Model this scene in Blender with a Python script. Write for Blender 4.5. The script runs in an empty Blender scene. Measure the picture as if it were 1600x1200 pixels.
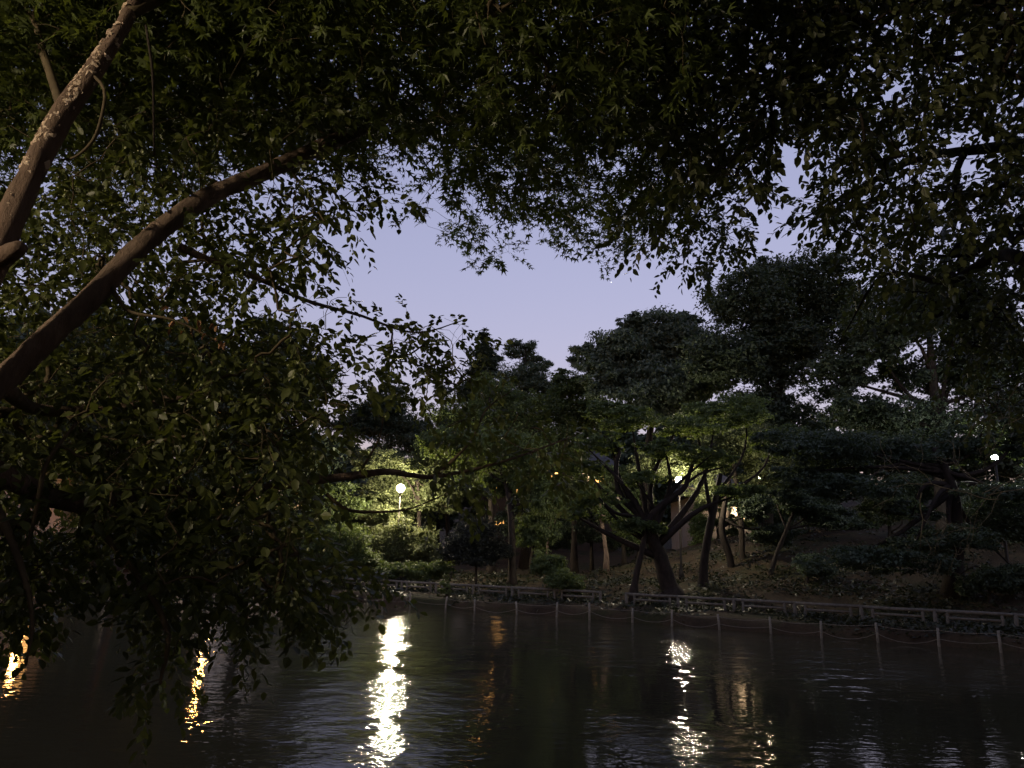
import bpy, math, random
import numpy as np
from mathutils import Matrix, Vector

rng = np.random.default_rng(7)
random.seed(7)
sc = bpy.context.scene
col = sc.collection

# ------------------------------------------------------------------ camera
W, H, FPX = 1600.0, 1200.0, 1155.0
CAM = np.array([0.0, 0.0, 2.0])
PITCH, ROLL = math.atan(268 / FPX), math.radians(1.5)
cF = np.array([0, math.cos(PITCH), math.sin(PITCH)])
r0 = np.array([1.0, 0, 0]); u0 = np.array([0, -math.sin(PITCH), math.cos(PITCH)])
cR = r0 * math.cos(ROLL) + u0 * math.sin(ROLL)
cU = -r0 * math.sin(ROLL) + u0 * math.cos(ROLL)
cam_d = bpy.data.cameras.new('camera'); cam = bpy.data.objects.new('camera', cam_d); col.objects.link(cam)
cam.matrix_world = Matrix(((cR[0], cU[0], -cF[0], CAM[0]), (cR[1], cU[1], -cF[1], CAM[1]),
                           (cR[2], cU[2], -cF[2], CAM[2]), (0, 0, 0, 1)))
cam_d.sensor_width = 36; cam_d.lens = 36 * FPX / W; cam_d.clip_start = 0.05; cam_d.clip_end = 20000
sc.camera = cam

# ------------------------------------------------------------------ dusk sky
SKY_STRENGTH = 0.10
world = bpy.data.worlds.new('World'); sc.world = world; world.use_nodes = True
wn = world.node_tree.nodes; wl = world.node_tree.links; wn.clear()
sky = wn.new('ShaderNodeTexSky'); sky.sky_type = 'NISHITA'; sky.sun_disc = False
sky.sun_elevation = math.radians(0.0); sky.sun_rotation = math.radians(200); sky.air_density = 1.0; sky.dust_density = 0.6; sky.ozone_density = 1.5
hs = wn.new('ShaderNodeGamma'); hs.inputs['Gamma'].default_value = 0.5
mul = wn.new('ShaderNodeMixRGB'); mul.blend_type = 'MULTIPLY'; mul.inputs[0].default_value = 1.0
mul.inputs[2].default_value = (.875, .785, 1.04, 1)
bg = wn.new('ShaderNodeBackground'); bg.inputs[1].default_value = SKY_STRENGTH
out = wn.new('ShaderNodeOutputWorld')
wl.new(sky.outputs[0], hs.inputs['Color']); wl.new(hs.outputs[0], mul.inputs[1]); wl.new(mul.outputs[0], bg.inputs[0]); wl.new(bg.outputs[0], out.inputs[0])

sc.view_settings.view_transform = 'Standard'; sc.view_settings.look = 'None'
sc.view_settings.gamma = 1.0; sc.view_settings.exposure = 3.0; sc.view_settings.use_curve_mapping = False
cy = sc.cycles
cy.use_denoising = True; cy.use_adaptive_sampling = True; cy.adaptive_threshold = 0.02
cy.max_bounces = 6; cy.diffuse_bounces = 3; cy.glossy_bounces = 3; cy.transmission_bounces = 3; cy.transparent_max_bounces = 4
cy.sample_clamp_indirect = 4.0; cy.caustics_reflective = False; cy.caustics_refractive = False
try: cy.use_light_tree = True
except Exception: pass

# ------------------------------------------------------------------ pixel helpers
def ray(px, py):
    px = np.asarray(px, float); py = np.asarray(py, float)
    return cF + ((px - 800) / FPX)[..., None] * cR - ((py - 600) / FPX)[..., None] * cU
def at(px, py, Y):
    """world point seen at a pixel of the photograph, standing Y metres away (measured over the ground)"""
    r = ray(px, py); return CAM + r * (np.asarray(Y, float) / r[..., 1])[..., None]
def onz(px, py, z):
    r = ray(px, py); return CAM + r * ((z - CAM[2]) / r[..., 2])[..., None]
def project(P):
    d = np.asarray(P) - CAM
    zc = d @ cF
    return 800 + FPX * (d @ cR) / zc, 600 - FPX * (d @ cU) / zc, zc

# ------------------------------------------------------------------ materials
def mat(name):
    m = bpy.data.materials.new(name); m.use_nodes = True
    nt = m.node_tree; nt.nodes.clear()
    o = nt.nodes.new('ShaderNodeOutputMaterial')
    return m, nt, o
def principled(nt, base=(.5, .5, .5), rough=.7, spec=.3):
    p = nt.nodes.new('ShaderNodeBsdfPrincipled')
    p.inputs['Base Color'].default_value = (*base, 1); p.inputs['Roughness'].default_value = rough
    p.inputs['Specular IOR Level'].default_value = spec
    return p
def noise(nt, scale, detail=3, rough=.55, vec=None):
    n = nt.nodes.new('ShaderNodeTexNoise'); n.inputs['Scale'].default_value = scale
    n.inputs['Detail'].default_value = detail; n.inputs['Roughness'].default_value = rough
    if vec is not None: nt.links.new(vec, n.inputs['Vector'])
    return n
def ramp(nt, fac, stops):
    r = nt.nodes.new('ShaderNodeValToRGB'); e = r.color_ramp.elements
    while len(e) < len(stops): e.new(0.5)
    for q, (p, c) in zip(e, stops): q.position = p; q.color = (*c, 1)
    nt.links.new(fac, r.inputs[0]); return r
def coords(nt, kind='Object'):
    return nt.nodes.new('ShaderNodeTexCoord').outputs[kind]
def leaf_mat(name, dark, light, trans, tmix=.35, rough=.45):
    m, nt, o = mat(name)
    g = nt.nodes.new('ShaderNodeNewGeometry')
    oi = nt.nodes.new('ShaderNodeObjectInfo')
    ad = nt.nodes.new('ShaderNodeMath'); ad.operation = 'ADD'
    nt.links.new(g.outputs['Random Per Island'], ad.inputs[0]); nt.links.new(oi.outputs['Random'], ad.inputs[1])
    fr = nt.nodes.new('ShaderNodeMath'); fr.operation = 'FRACT'; nt.links.new(ad.outputs[0], fr.inputs[0])
    rp = ramp(nt, fr.outputs[0], [(0, dark), (.75, light), (1, tuple(min(1, c * 1.5) for c in light))])
    p = principled(nt, rough=rough, spec=.35); nt.links.new(rp.outputs[0], p.inputs['Base Color'])
    t = nt.nodes.new('ShaderNodeBsdfTranslucent'); t.inputs[0].default_value = (*trans, 1)
    mx = nt.nodes.new('ShaderNodeMixShader'); mx.inputs[0].default_value = tmix
    nt.links.new(p.outputs[0], mx.inputs[1]); nt.links.new(t.outputs[0], mx.inputs[2]); nt.links.new(mx.outputs[0], o.inputs[0])
    return m
def bark_mat(name, a, b, scale=9, bump=.6, patches=None):
    m, nt, o = mat(name); c = coords(nt)
    mp = nt.nodes.new('ShaderNodeMapping'); mp.inputs['Scale'].default_value = (1.6, 1.6, .6); nt.links.new(c, mp.inputs[0])
    n = noise(nt, scale, 6, .65, mp.outputs[0]); rp = ramp(nt, n.outputs[0], [(.3, a), (.7, b)])
    colr = rp.outputs[0]
    if patches:
        n2 = noise(nt, 13, 6, .65, c)
        st = nt.nodes.new('ShaderNodeMapRange'); st.inputs[1].default_value = .63; st.inputs[2].default_value = .66
        nt.links.new(n2.outputs[0], st.inputs[0])
        mx = nt.nodes.new('ShaderNodeMixRGB'); nt.links.new(st.outputs[0], mx.inputs[0]); nt.links.new(colr, mx.inputs[1])
        mx.inputs[2].default_value = (*patches, 1); colr = mx.outputs[0]
    p = principled(nt, rough=.85, spec=.15); nt.links.new(colr, p.inputs['Base Color'])
    n3 = noise(nt, scale * 3.2, 6, .7, mp.outputs[0])
    bp = nt.nodes.new('ShaderNodeBump'); bp.inputs['Strength'].default_value = bump; bp.inputs['Distance'].default_value = .02
    nt.links.new(n3.outputs[0], bp.inputs['Height']); nt.links.new(bp.outputs[0], p.inputs['Normal'])
    nt.links.new(p.outputs[0], o.inputs[0]); return m
def plain_mat(name, a, b, scale=6, rough=.8, bump=.25, spec=.2):
    m, nt, o = mat(name); c = coords(nt)
    n = noise(nt, scale, 5, .6, c); rp = ramp(nt, n.outputs[0], [(.3, a), (.7, b)])
    p = principled(nt, rough=rough, spec=spec); nt.links.new(rp.outputs[0], p.inputs['Base Color'])
    bp = nt.nodes.new('ShaderNodeBump'); bp.inputs['Strength'].default_value = bump; bp.inputs['Distance'].default_value = .02
    n3 = noise(nt, scale * 5, 4, .6, c)
    nt.links.new(n3.outputs[0], bp.inputs['Height']); nt.links.new(bp.outputs[0], p.inputs['Normal'])
    nt.links.new(p.outputs[0], o.inputs[0]); return m
def emit_mat(name, colr, strength):
    m, nt, o = mat(name); e = nt.nodes.new('ShaderNodeEmission'); e.inputs[0].default_value = (*colr, 1); e.inputs[1].default_value = strength
    nt.links.new(e.outputs[0], o.inputs[0]); return m

M = {}
M['snowbell'] = leaf_mat('snowbell_leaf', (.035, .048, .016), (.085, .1, .032), (.14, .17, .03))
M['maple'] = leaf_mat('maple_leaf', (.035, .05, .014), (.075, .1, .028), (.15, .19, .03))
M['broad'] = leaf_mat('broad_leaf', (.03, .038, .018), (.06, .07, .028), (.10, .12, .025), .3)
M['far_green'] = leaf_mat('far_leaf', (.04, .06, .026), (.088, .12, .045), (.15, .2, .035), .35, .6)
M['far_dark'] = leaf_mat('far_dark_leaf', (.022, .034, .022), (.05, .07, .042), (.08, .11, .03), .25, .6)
M['far_blue'] = leaf_mat('far_bluegreen_leaf', (.05, .072, .05), (.1, .13, .088), (.1, .14, .05), .3, .6)
M['far_lamplit'] = leaf_mat('far_lamplit_leaf', (.05, .066, .028), (.12, .14, .062), (.19, .21, .075), .4, .6)  # paler leaves for lamp-lit foliage, part of the glow put into the colour
M['far_cover'] = leaf_mat('cover_leaf', (.012, .015, .008), (.03, .034, .016), (.03, .04, .012), .2, .45)  # leaf colour darkened to stand in for canopy shade on the slope
M['shrub_dark'] = leaf_mat('shrub_dark_leaf', (.01, .013, .01), (.02, .024, .018), (.02, .025, .01), .15, .7)
M['dry'] = leaf_mat('dry_leaf', (.16, .08, .035), (.28, .15, .07), (.2, .1, .04), .2, .7)
M['fruit'] = plain_mat('fruit', (.28, .32, .16), (.4, .42, .24), 40, .4, 0)
M['bark_pale'] = bark_mat('bark_peeling', (.10, .068, .05), (.21, .15, .115), 9, .9, (.5, .4, .31))
M['bark'] = bark_mat('bark_brown', (.07, .05, .038), (.22, .16, .122), 7, 1.0)
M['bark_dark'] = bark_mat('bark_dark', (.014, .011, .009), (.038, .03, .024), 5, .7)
M['twig'] = plain_mat('twig', (.06, .046, .028), (.11, .085, .05), 12, .8, .1)
M['flake'] = plain_mat('bark_flake', (.42, .3, .2), (.75, .62, .5), 30, .8, .5)
M['conc'] = plain_mat('weathered_concrete', (.075, .07, .06), (.16, .148, .125), 10, .9, .3)
M['stake'] = plain_mat('stake_wood', (.12, .11, .092), (.25, .23, .19), 14, .9, .3)
M['rope'] = plain_mat('rope', (.12, .1, .08), (.2, .18, .14), 30, .9, .2)
M['pole'] = plain_mat('lamp_pole', (.025, .02, .016), (.04, .035, .028), 8, .5, .05)
M['cap'] = plain_mat('lamp_cap', (.05, .05, .045), (.07, .07, .06), 8, .5, .05)
M['wall'] = plain_mat('pale_wall', (.33, .28, .22), (.42, .36, .3), 1.5, .9, .1)
M['wall2'] = plain_mat('brown_wall', (.06, .045, .033), (.1, .075, .055), 1.5, .9, .1)
M['roof'] = plain_mat('roof_tile', (.05, .05, .055), (.09, .085, .085), 4, .8, .3)
M['frame'] = plain_mat('window_frame', (.10, .085, .07), (.14, .12, .1), 6, .6, .05)
M['win'] = emit_mat('lit_window', (1.0, .48, .13), .75)
M['win2'] = emit_mat('lit_window_pale', (1.0, .66, .36), .8)

def ground_mat():
    m, nt, o = mat('ground_soil'); c = coords(nt)
    n = noise(nt, .45, 6, .65, c); rp = ramp(nt, n.outputs[0], [(.35, (.025, .018, .012)), (.5, (.05, .036, .022)), (.62, (.028, .03, .013)), (.8, (.075, .052, .032))])
    n2 = noise(nt, 14, 5, .7, c)
    mx = nt.nodes.new('ShaderNodeMixRGB'); mx.blend_type = 'OVERLAY'; mx.inputs[0].default_value = .7
    nt.links.new(rp.outputs[0], mx.inputs[1]); nt.links.new(n2.outputs[0], mx.inputs[2])
    p = principled(nt, rough=.95, spec=.1); nt.links.new(mx.outputs[0], p.inputs['Base Color'])
    bp = nt.nodes.new('ShaderNodeBump'); bp.inputs['Strength'].default_value = .7; bp.inputs['Distance'].default_value = .06
    nt.links.new(n2.outputs[0], bp.inputs['Height']); nt.links.new(bp.outputs[0], p.inputs['Normal'])
    nt.links.new(p.outputs[0], o.inputs[0]); return m
M['ground'] = ground_mat()
def water_mat():
    m, nt, o = mat('pond_water'); c = coords(nt)
    def mapped(sx, sy, rot):
        mp = nt.nodes.new('ShaderNodeMapping'); mp.inputs['Scale'].default_value = (sx, sy, 1); mp.inputs['Rotation'].default_value = (0, 0, rot)
        nt.links.new(c, mp.inputs[0]); return mp.outputs[0]
    def math_(op, x, y_):
        n_ = nt.nodes.new('ShaderNodeMath'); n_.operation = op
        for k_, v_ in enumerate((x, y_)):
            if isinstance(v_, (int, float)): n_.inputs[k_].default_value = v_
            else: nt.links.new(v_, n_.inputs[k_])
        return n_.outputs[0]
    a = noise(nt, 1.0, 2, .5, mapped(2.2, 5.0, .12)); b = noise(nt, 1.0, 2, .5, mapped(7, 13, -.08)); fine = noise(nt, 1.0, 2, .6, mapped(8, 17, .1))
    patch = noise(nt, .16, 2, .5, mapped(1, 1.7, .3))
    pr = nt.nodes.new('ShaderNodeMapRange'); pr.inputs[1].default_value = .38; pr.inputs[2].default_value = .62; pr.inputs[3].default_value = .35; pr.inputs[4].default_value = 1.0
    nt.links.new(patch.outputs[0], pr.inputs[0])
    # ruffled water where the breeze touches the pond off the far bank
    ruffle = None
    edge = noise(nt, .9, 3, .6, mapped(1, 1.5, 0))
    for (qx, qy, rx_, ry_) in ((618, 985, 3.0, 5.5), (1080, 1002, 3.6, 5.0), (1480, 1050, 1.6, 2.5), (590, 1090, 1.5, 2.6), (680, 962, 1.8, 2.0), (1075, 1165, .8, 1.2), (582, 1175, .9, 1.2)):
        w_ = onz(qx, qy, 0.0); mp = nt.nodes.new('ShaderNodeMapping'); mp.vector_type = 'POINT'
        mp.inputs['Location'].default_value = (-w_[0] / rx_, -w_[1] / ry_, 0); mp.inputs['Scale'].default_value = (1 / rx_, 1 / ry_, 1); nt.links.new(c, mp.inputs[0])
        ln = nt.nodes.new('ShaderNodeVectorMath'); ln.operation = 'LENGTH'; nt.links.new(mp.outputs[0], ln.inputs[0])
        d_ = math_('ADD', ln.outputs['Value'], math_('MULTIPLY', math_('SUBTRACT', edge.outputs[0], .5), 1.8))
        mr = nt.nodes.new('ShaderNodeMapRange'); mr.inputs[1].default_value = 1.35; mr.inputs[2].default_value = .45; nt.links.new(d_, mr.inputs[0])
        ruffle = mr.outputs[0] if ruffle is None else math_('MAXIMUM', ruffle, mr.outputs[0])
    base_ = math_('MULTIPLY', math_('ADD', a.outputs[0], math_('MULTIPLY', b.outputs[0], .4)), pr.outputs[0])
    class _S: pass
    s2 = _S(); long_ = noise(nt, 1.0, 2, .55, mapped(1.7, 2.3, .1))
    s2.outputs = [math_('ADD', base_, math_('MULTIPLY', math_('ADD', math_('MULTIPLY', fine.outputs[0], 1.3), math_('MULTIPLY', long_.outputs[0], 4.5)), ruffle))]
    bp = nt.nodes.new('ShaderNodeBump'); bp.inputs['Strength'].default_value = 1.0; bp.inputs['Distance'].default_value = .0078
    nt.links.new(s2.outputs[0], bp.inputs['Height'])
    p = principled(nt, (.030, .027, .017), .03, .5); p.inputs['IOR'].default_value = 1.333
    nt.links.new(math_('ADD', math_('MULTIPLY', ruffle, .04), .03), p.inputs['Roughness'])
    nt.links.new(bp.outputs[0], p.inputs['Normal']); nt.links.new(p.outputs[0], o.inputs[0]); return m
M['water'] = water_mat()

# ------------------------------------------------------------------ mesh helpers
def mesh_np(name, verts, faces_flat, starts, m, smooth=False):
    me = bpy.data.meshes.new(name)
    verts = np.ascontiguousarray(verts, dtype=np.float32); faces_flat = np.ascontiguousarray(faces_flat, dtype=np.int32); starts = np.ascontiguousarray(starts, dtype=np.int32)
    me.vertices.add(len(verts)); me.vertices.foreach_set('co', verts.ravel())
    me.loops.add(len(faces_flat)); me.loops.foreach_set('vertex_index', faces_flat)
    me.polygons.add(len(starts)); me.polygons.foreach_set('loop_start', starts)
    if smooth: me.polygons.foreach_set('use_smooth', np.ones(len(starts), dtype=bool))
    me.update(calc_edges=True); me.validate()
    me.materials.append(m); return me
def link(name, me, parent=None, base=None):
    o = bpy.data.objects.new(name, me); col.objects.link(o)
    if parent is not None: o.parent = parent
    if base is not None: o.location = base
    return o
def root(name, label, cat, loc, group=None):
    o = bpy.data.objects.new(name, None); col.objects.link(o); o.location = tuple(loc); o.empty_display_size = .2
    o['label'] = label; o['category'] = cat
    if group: o['group'] = group
    return o
class MB:
    """collects vertices and faces of one mesh"""
    def __init__(s): s.v = []; s.f = []; s.n = 0
    def add(s, v, f):
        s.v.append(np.asarray(v, float)); s.f += [[i + s.n for i in q] for q in f]; s.n += len(v)
    def box(s, c, size, rz=0.0):
        x, y, z = [d / 2 for d in size]
        v = np.array([[a, b, d] for d in (-z, z) for a, b in ((-x, -y), (x, -y), (x, y), (-x, y))])
        R = np.array([[math.cos(rz), -math.sin(rz), 0], [math.sin(rz), math.cos(rz), 0], [0, 0, 1]])
        s.add(v @ R.T + np.asarray(c), [[3, 2, 1, 0], [4, 5, 6, 7], [0, 1, 5, 4], [1, 2, 6, 5], [2, 3, 7, 6], [3, 0, 4, 7]])
    def tube(s, pts, rad, sides=8, cap=True, rough=0.0):
        v, f = tube_geo(pts, rad, sides, cap, rough); s.add(v, f)
    def lathe(s, prof, c=(0, 0, 0), sides=14):
        v = []; f = []
        for r, z in prof:
            for k in range(sides):
                a = 2 * math.pi * k / sides; v.append((c[0] + r * math.cos(a), c[1] + r * math.sin(a), c[2] + z))
        for i in range(len(prof) - 1):
            for k in range(sides):
                k2 = (k + 1) % sides; f.append([i * sides + k, i * sides + k2, (i + 1) * sides + k2, (i + 1) * sides + k])
        f.append(list(range(sides))[::-1]); f.append([(len(prof) - 1) * sides + k for k in range(sides)])
        s.add(v, f)
    def build(s, name, m, parent=None, smooth=False, origin=None):
        me = bpy.data.meshes.new(name); V = np.concatenate(s.v)
        if origin is not None: V = V - np.asarray(origin)
        me.from_pydata(V.tolist(), [], s.f); me.materials.append(m)
        if smooth: me.polygons.foreach_set('use_smooth', [True] * len(me.polygons))
        return link(name, me, parent)
def frames(pts):
    pts = np.asarray(pts, float); T = np.gradient(pts, axis=0); T /= np.linalg.norm(T, axis=1)[:, None] + 1e-9
    n = np.cross(T[0], [0, 0, 1.0]);
    if np.linalg.norm(n) < .1: n = np.cross(T[0], [1.0, 0, 0])
    N = []
    for t in T:
        n = n - t * (n @ t); n /= np.linalg.norm(n) + 1e-9; N.append(n)
    N = np.array(N); return T, N, np.cross(T, N)
def tube_geo(pts, rad, sides=8, cap=True, rough=0.0):
    pts = np.asarray(pts, float); n = len(pts); rad = np.broadcast_to(np.asarray(rad, float), (n,))
    T, N, B = frames(pts); a = np.arange(sides) * 2 * math.pi / sides
    R = rad[:, None] * np.ones((n, sides))
    if rough:
        ph = rng.uniform(0, 6.28, 3); i = np.arange(n)[:, None]
        R = R * (1 + rough * (.5 * np.sin(3 * a[None] + ph[0] + .35 * i) + .35 * np.sin(5 * a[None] - .5 * i + ph[1]) + .5 * np.sin(.9 * i + 2 * a[None] + ph[2]) + .5 * rng.normal(0, 1, (n, sides))))
    V = pts[:, None] + R[..., None] * (np.cos(a)[None, :, None] * N[:, None] + np.sin(a)[None, :, None] * B[:, None])
    f = []
    for i in range(n - 1):
        for k in range(sides):
            k2 = (k + 1) % sides; f.append([i * sides + k, i * sides + k2, (i + 1) * sides + k2, (i + 1) * sides + k])
    if cap: f.append(list(range(sides))[::-1]); f.append([(n - 1) * sides + k for k in range(sides)])
    return V.reshape(-1, 3), f
def smooth_path(P, n=30):
    """Catmull-Rom through the rows of P (any number of columns)"""
    P = np.asarray(P, float); P = np.vstack([2 * P[0] - P[1], P, 2 * P[-1] - P[-2]]); m = len(P) - 3; out_ = []
    for t in np.linspace(0, m - 1e-6, n):
        i = int(t); u = t - i; p0, p1, p2, p3 = P[i:i + 4]
        out_.append(.5 * (2 * p1 + (p2 - p0) * u + (2 * p0 - 5 * p1 + 4 * p2 - p3) * u * u + (3 * p1 - p0 - 3 * p2 + p3) * u ** 3))
    return np.array(out_)
def path_px(rows, n=30):
    """rows (px, py, distance, radius in metres) -> points, radii"""
    rows = np.array(rows, float); P = at(rows[:, 0], rows[:, 1], rows[:, 2])
    S = smooth_path(np.hstack([P, rows[:, 3:4]]), n); return S[:, :3], np.maximum(S[:, 3], .002)

# leaf outlines: length 1 along +x, lying in xy, normal +z
OVAL_V = np.array([[0, 0, 0], [.3, -.29, .05], [.66, -.24, .03], [1, 0, -.06], [.66, .24, .03], [.3, .29, .05]], float)
OVAL_F = [[0, 1, 2, 3], [0, 3, 4, 5]]
DIAM_V = np.array([[0, -.3, 0], [1, 0, -.04], [.1, .3, .03]], float); DIAM_F = [[0, 1, 2]]
def maple_template():
    tips = [(-100, .66), (-46, .92), (0, 1.05), (46, .92), (100, .66)]
    v = [[0, 0, 0]]
    for i, (a, l) in enumerate(tips):
        a = math.radians(a); v.append([l * math.cos(a), l * math.sin(a), -.10 * l])
        if i < 4:
            b = math.radians((tips[i][0] + tips[i + 1][0]) / 2); v.append([.36 * math.cos(b), .36 * math.sin(b), .02])
    v = np.array(v); v[:, :2] *= .62
    n = len(v); f = [[0, i, i + 1] for i in range(1, n - 1)]
    return v, f
MAPLE_V, MAPLE_F = maple_template()
def basis(d, nrm):
    d = d / (np.linalg.norm(d, axis=-1, keepdims=True) + 1e-9)
    nrm = nrm - d * np.sum(d * nrm, -1, keepdims=True); nrm /= np.linalg.norm(nrm, axis=-1, keepdims=True) + 1e-9
    return np.stack([d, np.cross(nrm, d), nrm], -1)          # columns x,y,z
def scatter_mesh(name, TV, TF, P, R, S, m):
    n, k = len(P), len(TV)
    V = np.einsum('nij,kj->nki', R, TV) * S[:, None, None] + P[:, None]
    flat = np.concatenate([np.array(q) for q in TF]); lens = np.array([len(q) for q in TF])
    F = (flat[None] + (np.arange(n) * k)[:, None]).ravel()
    st = np.concatenate([[0], np.cumsum(lens)[:-1]]); starts = (st[None] + (np.arange(n) * len(flat))[:, None]).ravel()
    return mesh_np(name, V.reshape(-1, 3), F, starts, m)

# ------------------------------------------------------------------ terrain
B0 = np.array([-5.2, 31.3]); BT = np.array([.829, -.559]); BN = np.array([.559, .829])
def us(x, y):
    return (x - B0[0]) * BT[0] + (y - B0[1]) * BT[1], (x - B0[0]) * BN[0] + (y - B0[1]) * BN[1]
def xy(u, s):
    return B0[0] + u * BT[0] + s * BN[0], B0[1] + u * BT[1] + s * BN[1]
def sstep(a, b, t):
    t = np.clip((t - a) / (b - a), 0, 1); return t * t * (3 - 2 * t)
def ground_z(x, y):
    x = np.asarray(x, float); y = np.asarray(y, float)
    u, s = us(x, y)
    wob = .18 * np.sin(u * 1.3) + .12 * np.sin(u * 3.1 + 1) 
    bed = -.7
    right = sstep(0, 12, u)
    far = .32 * sstep(-.15, .25, s + wob * .6) + .1 * sstep(.3, 1.5, s)
    far = far + right * (.75 * sstep(2.0, 6, s) + 2.4 * sstep(5, 17, s)) + (1 - right) * (.5 * sstep(3, 9, s) + 1.6 * sstep(12, 26, s))
    far = far + 7.0 * sstep(30, 75, s)
    far = far + .10 * np.sin(x * .7) * np.cos(y * .6) * sstep(2, 5, s)
    z = np.where(s > -.4, bed * (1 - sstep(-.3, .0, s + wob * .6)) + far, bed)
    near = .5 + .05 * np.sin(x * .8 + 1) * np.cos(y)
    k = 1 - sstep(1.1, 1.6, y)
    return z * (1 - k) + near * k
uu = np.concatenate([[-500, -300, -180, -120], np.arange(-90, 90.1, .9), [120, 180, 300, 500]])
ss = np.concatenate([[-500, -300, -160, -90], np.arange(-60, -27, 3), np.arange(-27, -15, .5), np.arange(-15, -1, 1.5), np.arange(-1, 3, .16), np.arange(3, 40, .8), np.arange(40, 80, 5), [120, 200, 320, 500]])
UU, SS = np.meshgrid(uu, ss); GX, GY = xy(UU, SS)
GZ = ground_z(GX, GY) + rng.normal(0, .012, GX.shape) * (SS > .2)
nu, ns = len(uu), len(ss); idx = np.arange(nu * ns).reshape(ns, nu)
F = np.stack([idx[:-1, :-1], idx[:-1, 1:], idx[1:, 1:], idx[1:, :-1]], -1).reshape(-1)
g = link('ground', mesh_np('ground', np.stack([GX, GY, GZ], -1).reshape(-1, 3), F, np.arange(0, len(F), 4), M['ground'], True)); g['kind'] = 'structure'
wb = MB(); wb.add([(-150, 1.2, 0), (60, 1.2, 0), (*xy(80, .35), 0), (*xy(-150, .35), 0)], [[0, 1, 2, 3]])
w = wb.build('pond_water', M['water']); w['kind'] = 'structure'

# ------------------------------------------------------------------ star
sb = MB(); sp = at(955, 441, 6000.0)
prof = [(math.sin(t) * 4.2 + .01, -math.cos(t) * 4.2) for t in np.linspace(0, math.pi, 8)]
sb.lathe(prof, (0, 0, 0), 12); so = sb.build('star', emit_mat('starlight', (.95, .95, 1), .25)); so.location = tuple(sp)
so['label'] = 'tiny white star alone in the lavender dusk sky'; so['category'] = 'star'

# ------------------------------------------------------------------ lamps
def park_lamp(px, py, Y, label, strength=500, colr=(1, .8, .5), r=.17, x=None, zl=None, group='lit park lamps'):
    if x is None:
        p = at(px, py, Y)
    else: p = np.array([x, Y, zl])
    gz = float(ground_z(p[0], p[1])); h = p[2] - gz
    t = root('park_lamp', label, 'lamp', (p[0], p[1], gz), group)
    b = MB(); b.lathe([(.11, -.1), (.11, .25), (.07, .32), (.05, .5), (.042, h - r - .05)], sides=12); b.build('pole', M['pole'], t, True)
    b = MB(); b.lathe([(.045, h - r - .1), (.10, h - r - .06), (.11, h - r + .02), (.06, h - r + .03)], sides=12); b.build('collar', M['cap'], t)
    b = MB(); b.lathe([(math.sin(q) * r + .004, h - math.cos(q) * r) for q in np.linspace(.2, math.pi - .25, 10)], sides=18)
    b.build('globe', emit_mat('lamp_glow', colr, strength / 8), t, True)
    b = MB(); b.lathe([(r * .38, h + r * .92), (r * .4, h + r * .97), (r * .2, h + r * 1.1), (.01, h + r * 1.14)], sides=12); b.build('cap', M['cap'], t)
    return t
park_lamp(626, 763, 38, 'lit park lamp glowing beside the pale leafy bushes on the far bank', 1400, (1, .84, .58), .2)
park_lamp(1061, 750, 31.5, 'lit park lamp half hidden by the limb of the leaning tree', 1350, (1, .86, .62), .14)
park_lamp(1554, 715, 26.5, 'small lit park lamp among leaves beside the thick dark trunk', 1100, (.95, .95, .85), .10)
park_lamp(1185, 745, 41, 'lit park lamp in front of the pale walled house, behind tree crowns', 500, (1, .76, .48), .16)
park_lamp(0, 0, -1.5, 'lit park lamp on the near bank left of the viewpoint', 1250, (1, .8, .54), .17, x=-6.0, zl=5.2)
park_lamp(342, 768, 46, 'orange park lamp screened by the hanging snowbell leaves', 480, (1, .42, .1), .18)
park_lamp(66, 768, 51, 'orange park lamp in front of the cream house', 170, (1, .45, .13), .2)

# ------------------------------------------------------------------ houses behind the trees
def house(label, px0, px1, py_top, py_bot, Y, wallm, wins, depth=7.0):
    a = at(px0, py_top, Y); b = at(px1, py_top, Y); zb = float(ground_z((a[0] + b[0]) / 2, Y + depth / 2)) - 1.0
    cx, wd, zt = (a[0] + b[0]) / 2, b[0] - a[0], (a[2] + b[2]) / 2
    t = root('house', label, 'house', (cx, Y, zb + 1))
    o = (cx, Y, zb + 1)
    m = MB(); m.box((cx, Y + depth / 2, (zb + zt) / 2), (wd, depth, zt - zb)); m.build('wall', wallm, t, origin=o)
    m = MB(); e = .6; rz = 1.8
    m.add([(cx - wd / 2 - e, Y - e, zt), (cx + wd / 2 + e, Y - e, zt), (cx + wd / 2 + e, Y + depth + e, zt), (cx - wd / 2 - e, Y + depth + e, zt),
           (cx - wd / 2 + 1, Y + depth / 2, zt + rz), (cx + wd / 2 - 1, Y + depth / 2, zt + rz)],
          [[3, 2, 1, 0], [0, 1, 5, 4], [2, 3, 4, 5], [1, 2, 5], [3, 0, 4]])
    m.build('roof', M['roof'], t, origin=o)
    for (qx, qy, w_, h_, wm) in wins:
        c = at(qx, qy, Y)
        m = MB()
        for sx in (-1, 1): m.box((c[0] + sx * (w_ / 2 + .04), Y - .03, c[2]), (.08, .12, h_ + .16))
        for sz in (-1, 1): m.box((c[0], Y - .03, c[2] + sz * (h_ / 2 + .04)), (w_, .12, .08))
        m.box((c[0], Y - .028, c[2]), (.05, .09, h_))
        f = m.build('window', M['frame'], t, origin=o)
        m = MB()
        m.box((c[0], Y - .012, c[2]), (w_, .02, h_)); m.build('pane', M[wm], f, origin=o)
    return t
house('brown house with orange lit windows behind the willowy trees', 748, 960, 728, 840, 54, M['wall2'],
      [(768, 760, .9, .5, 'win'), (803, 766, .5, .5, 'win'), (866, 745, .5, .6, 'win'), (915, 745, .5, .6, 'win2'), (936, 748, .6, .6, 'win'), (778, 816, .9, .35, 'win')])
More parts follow.
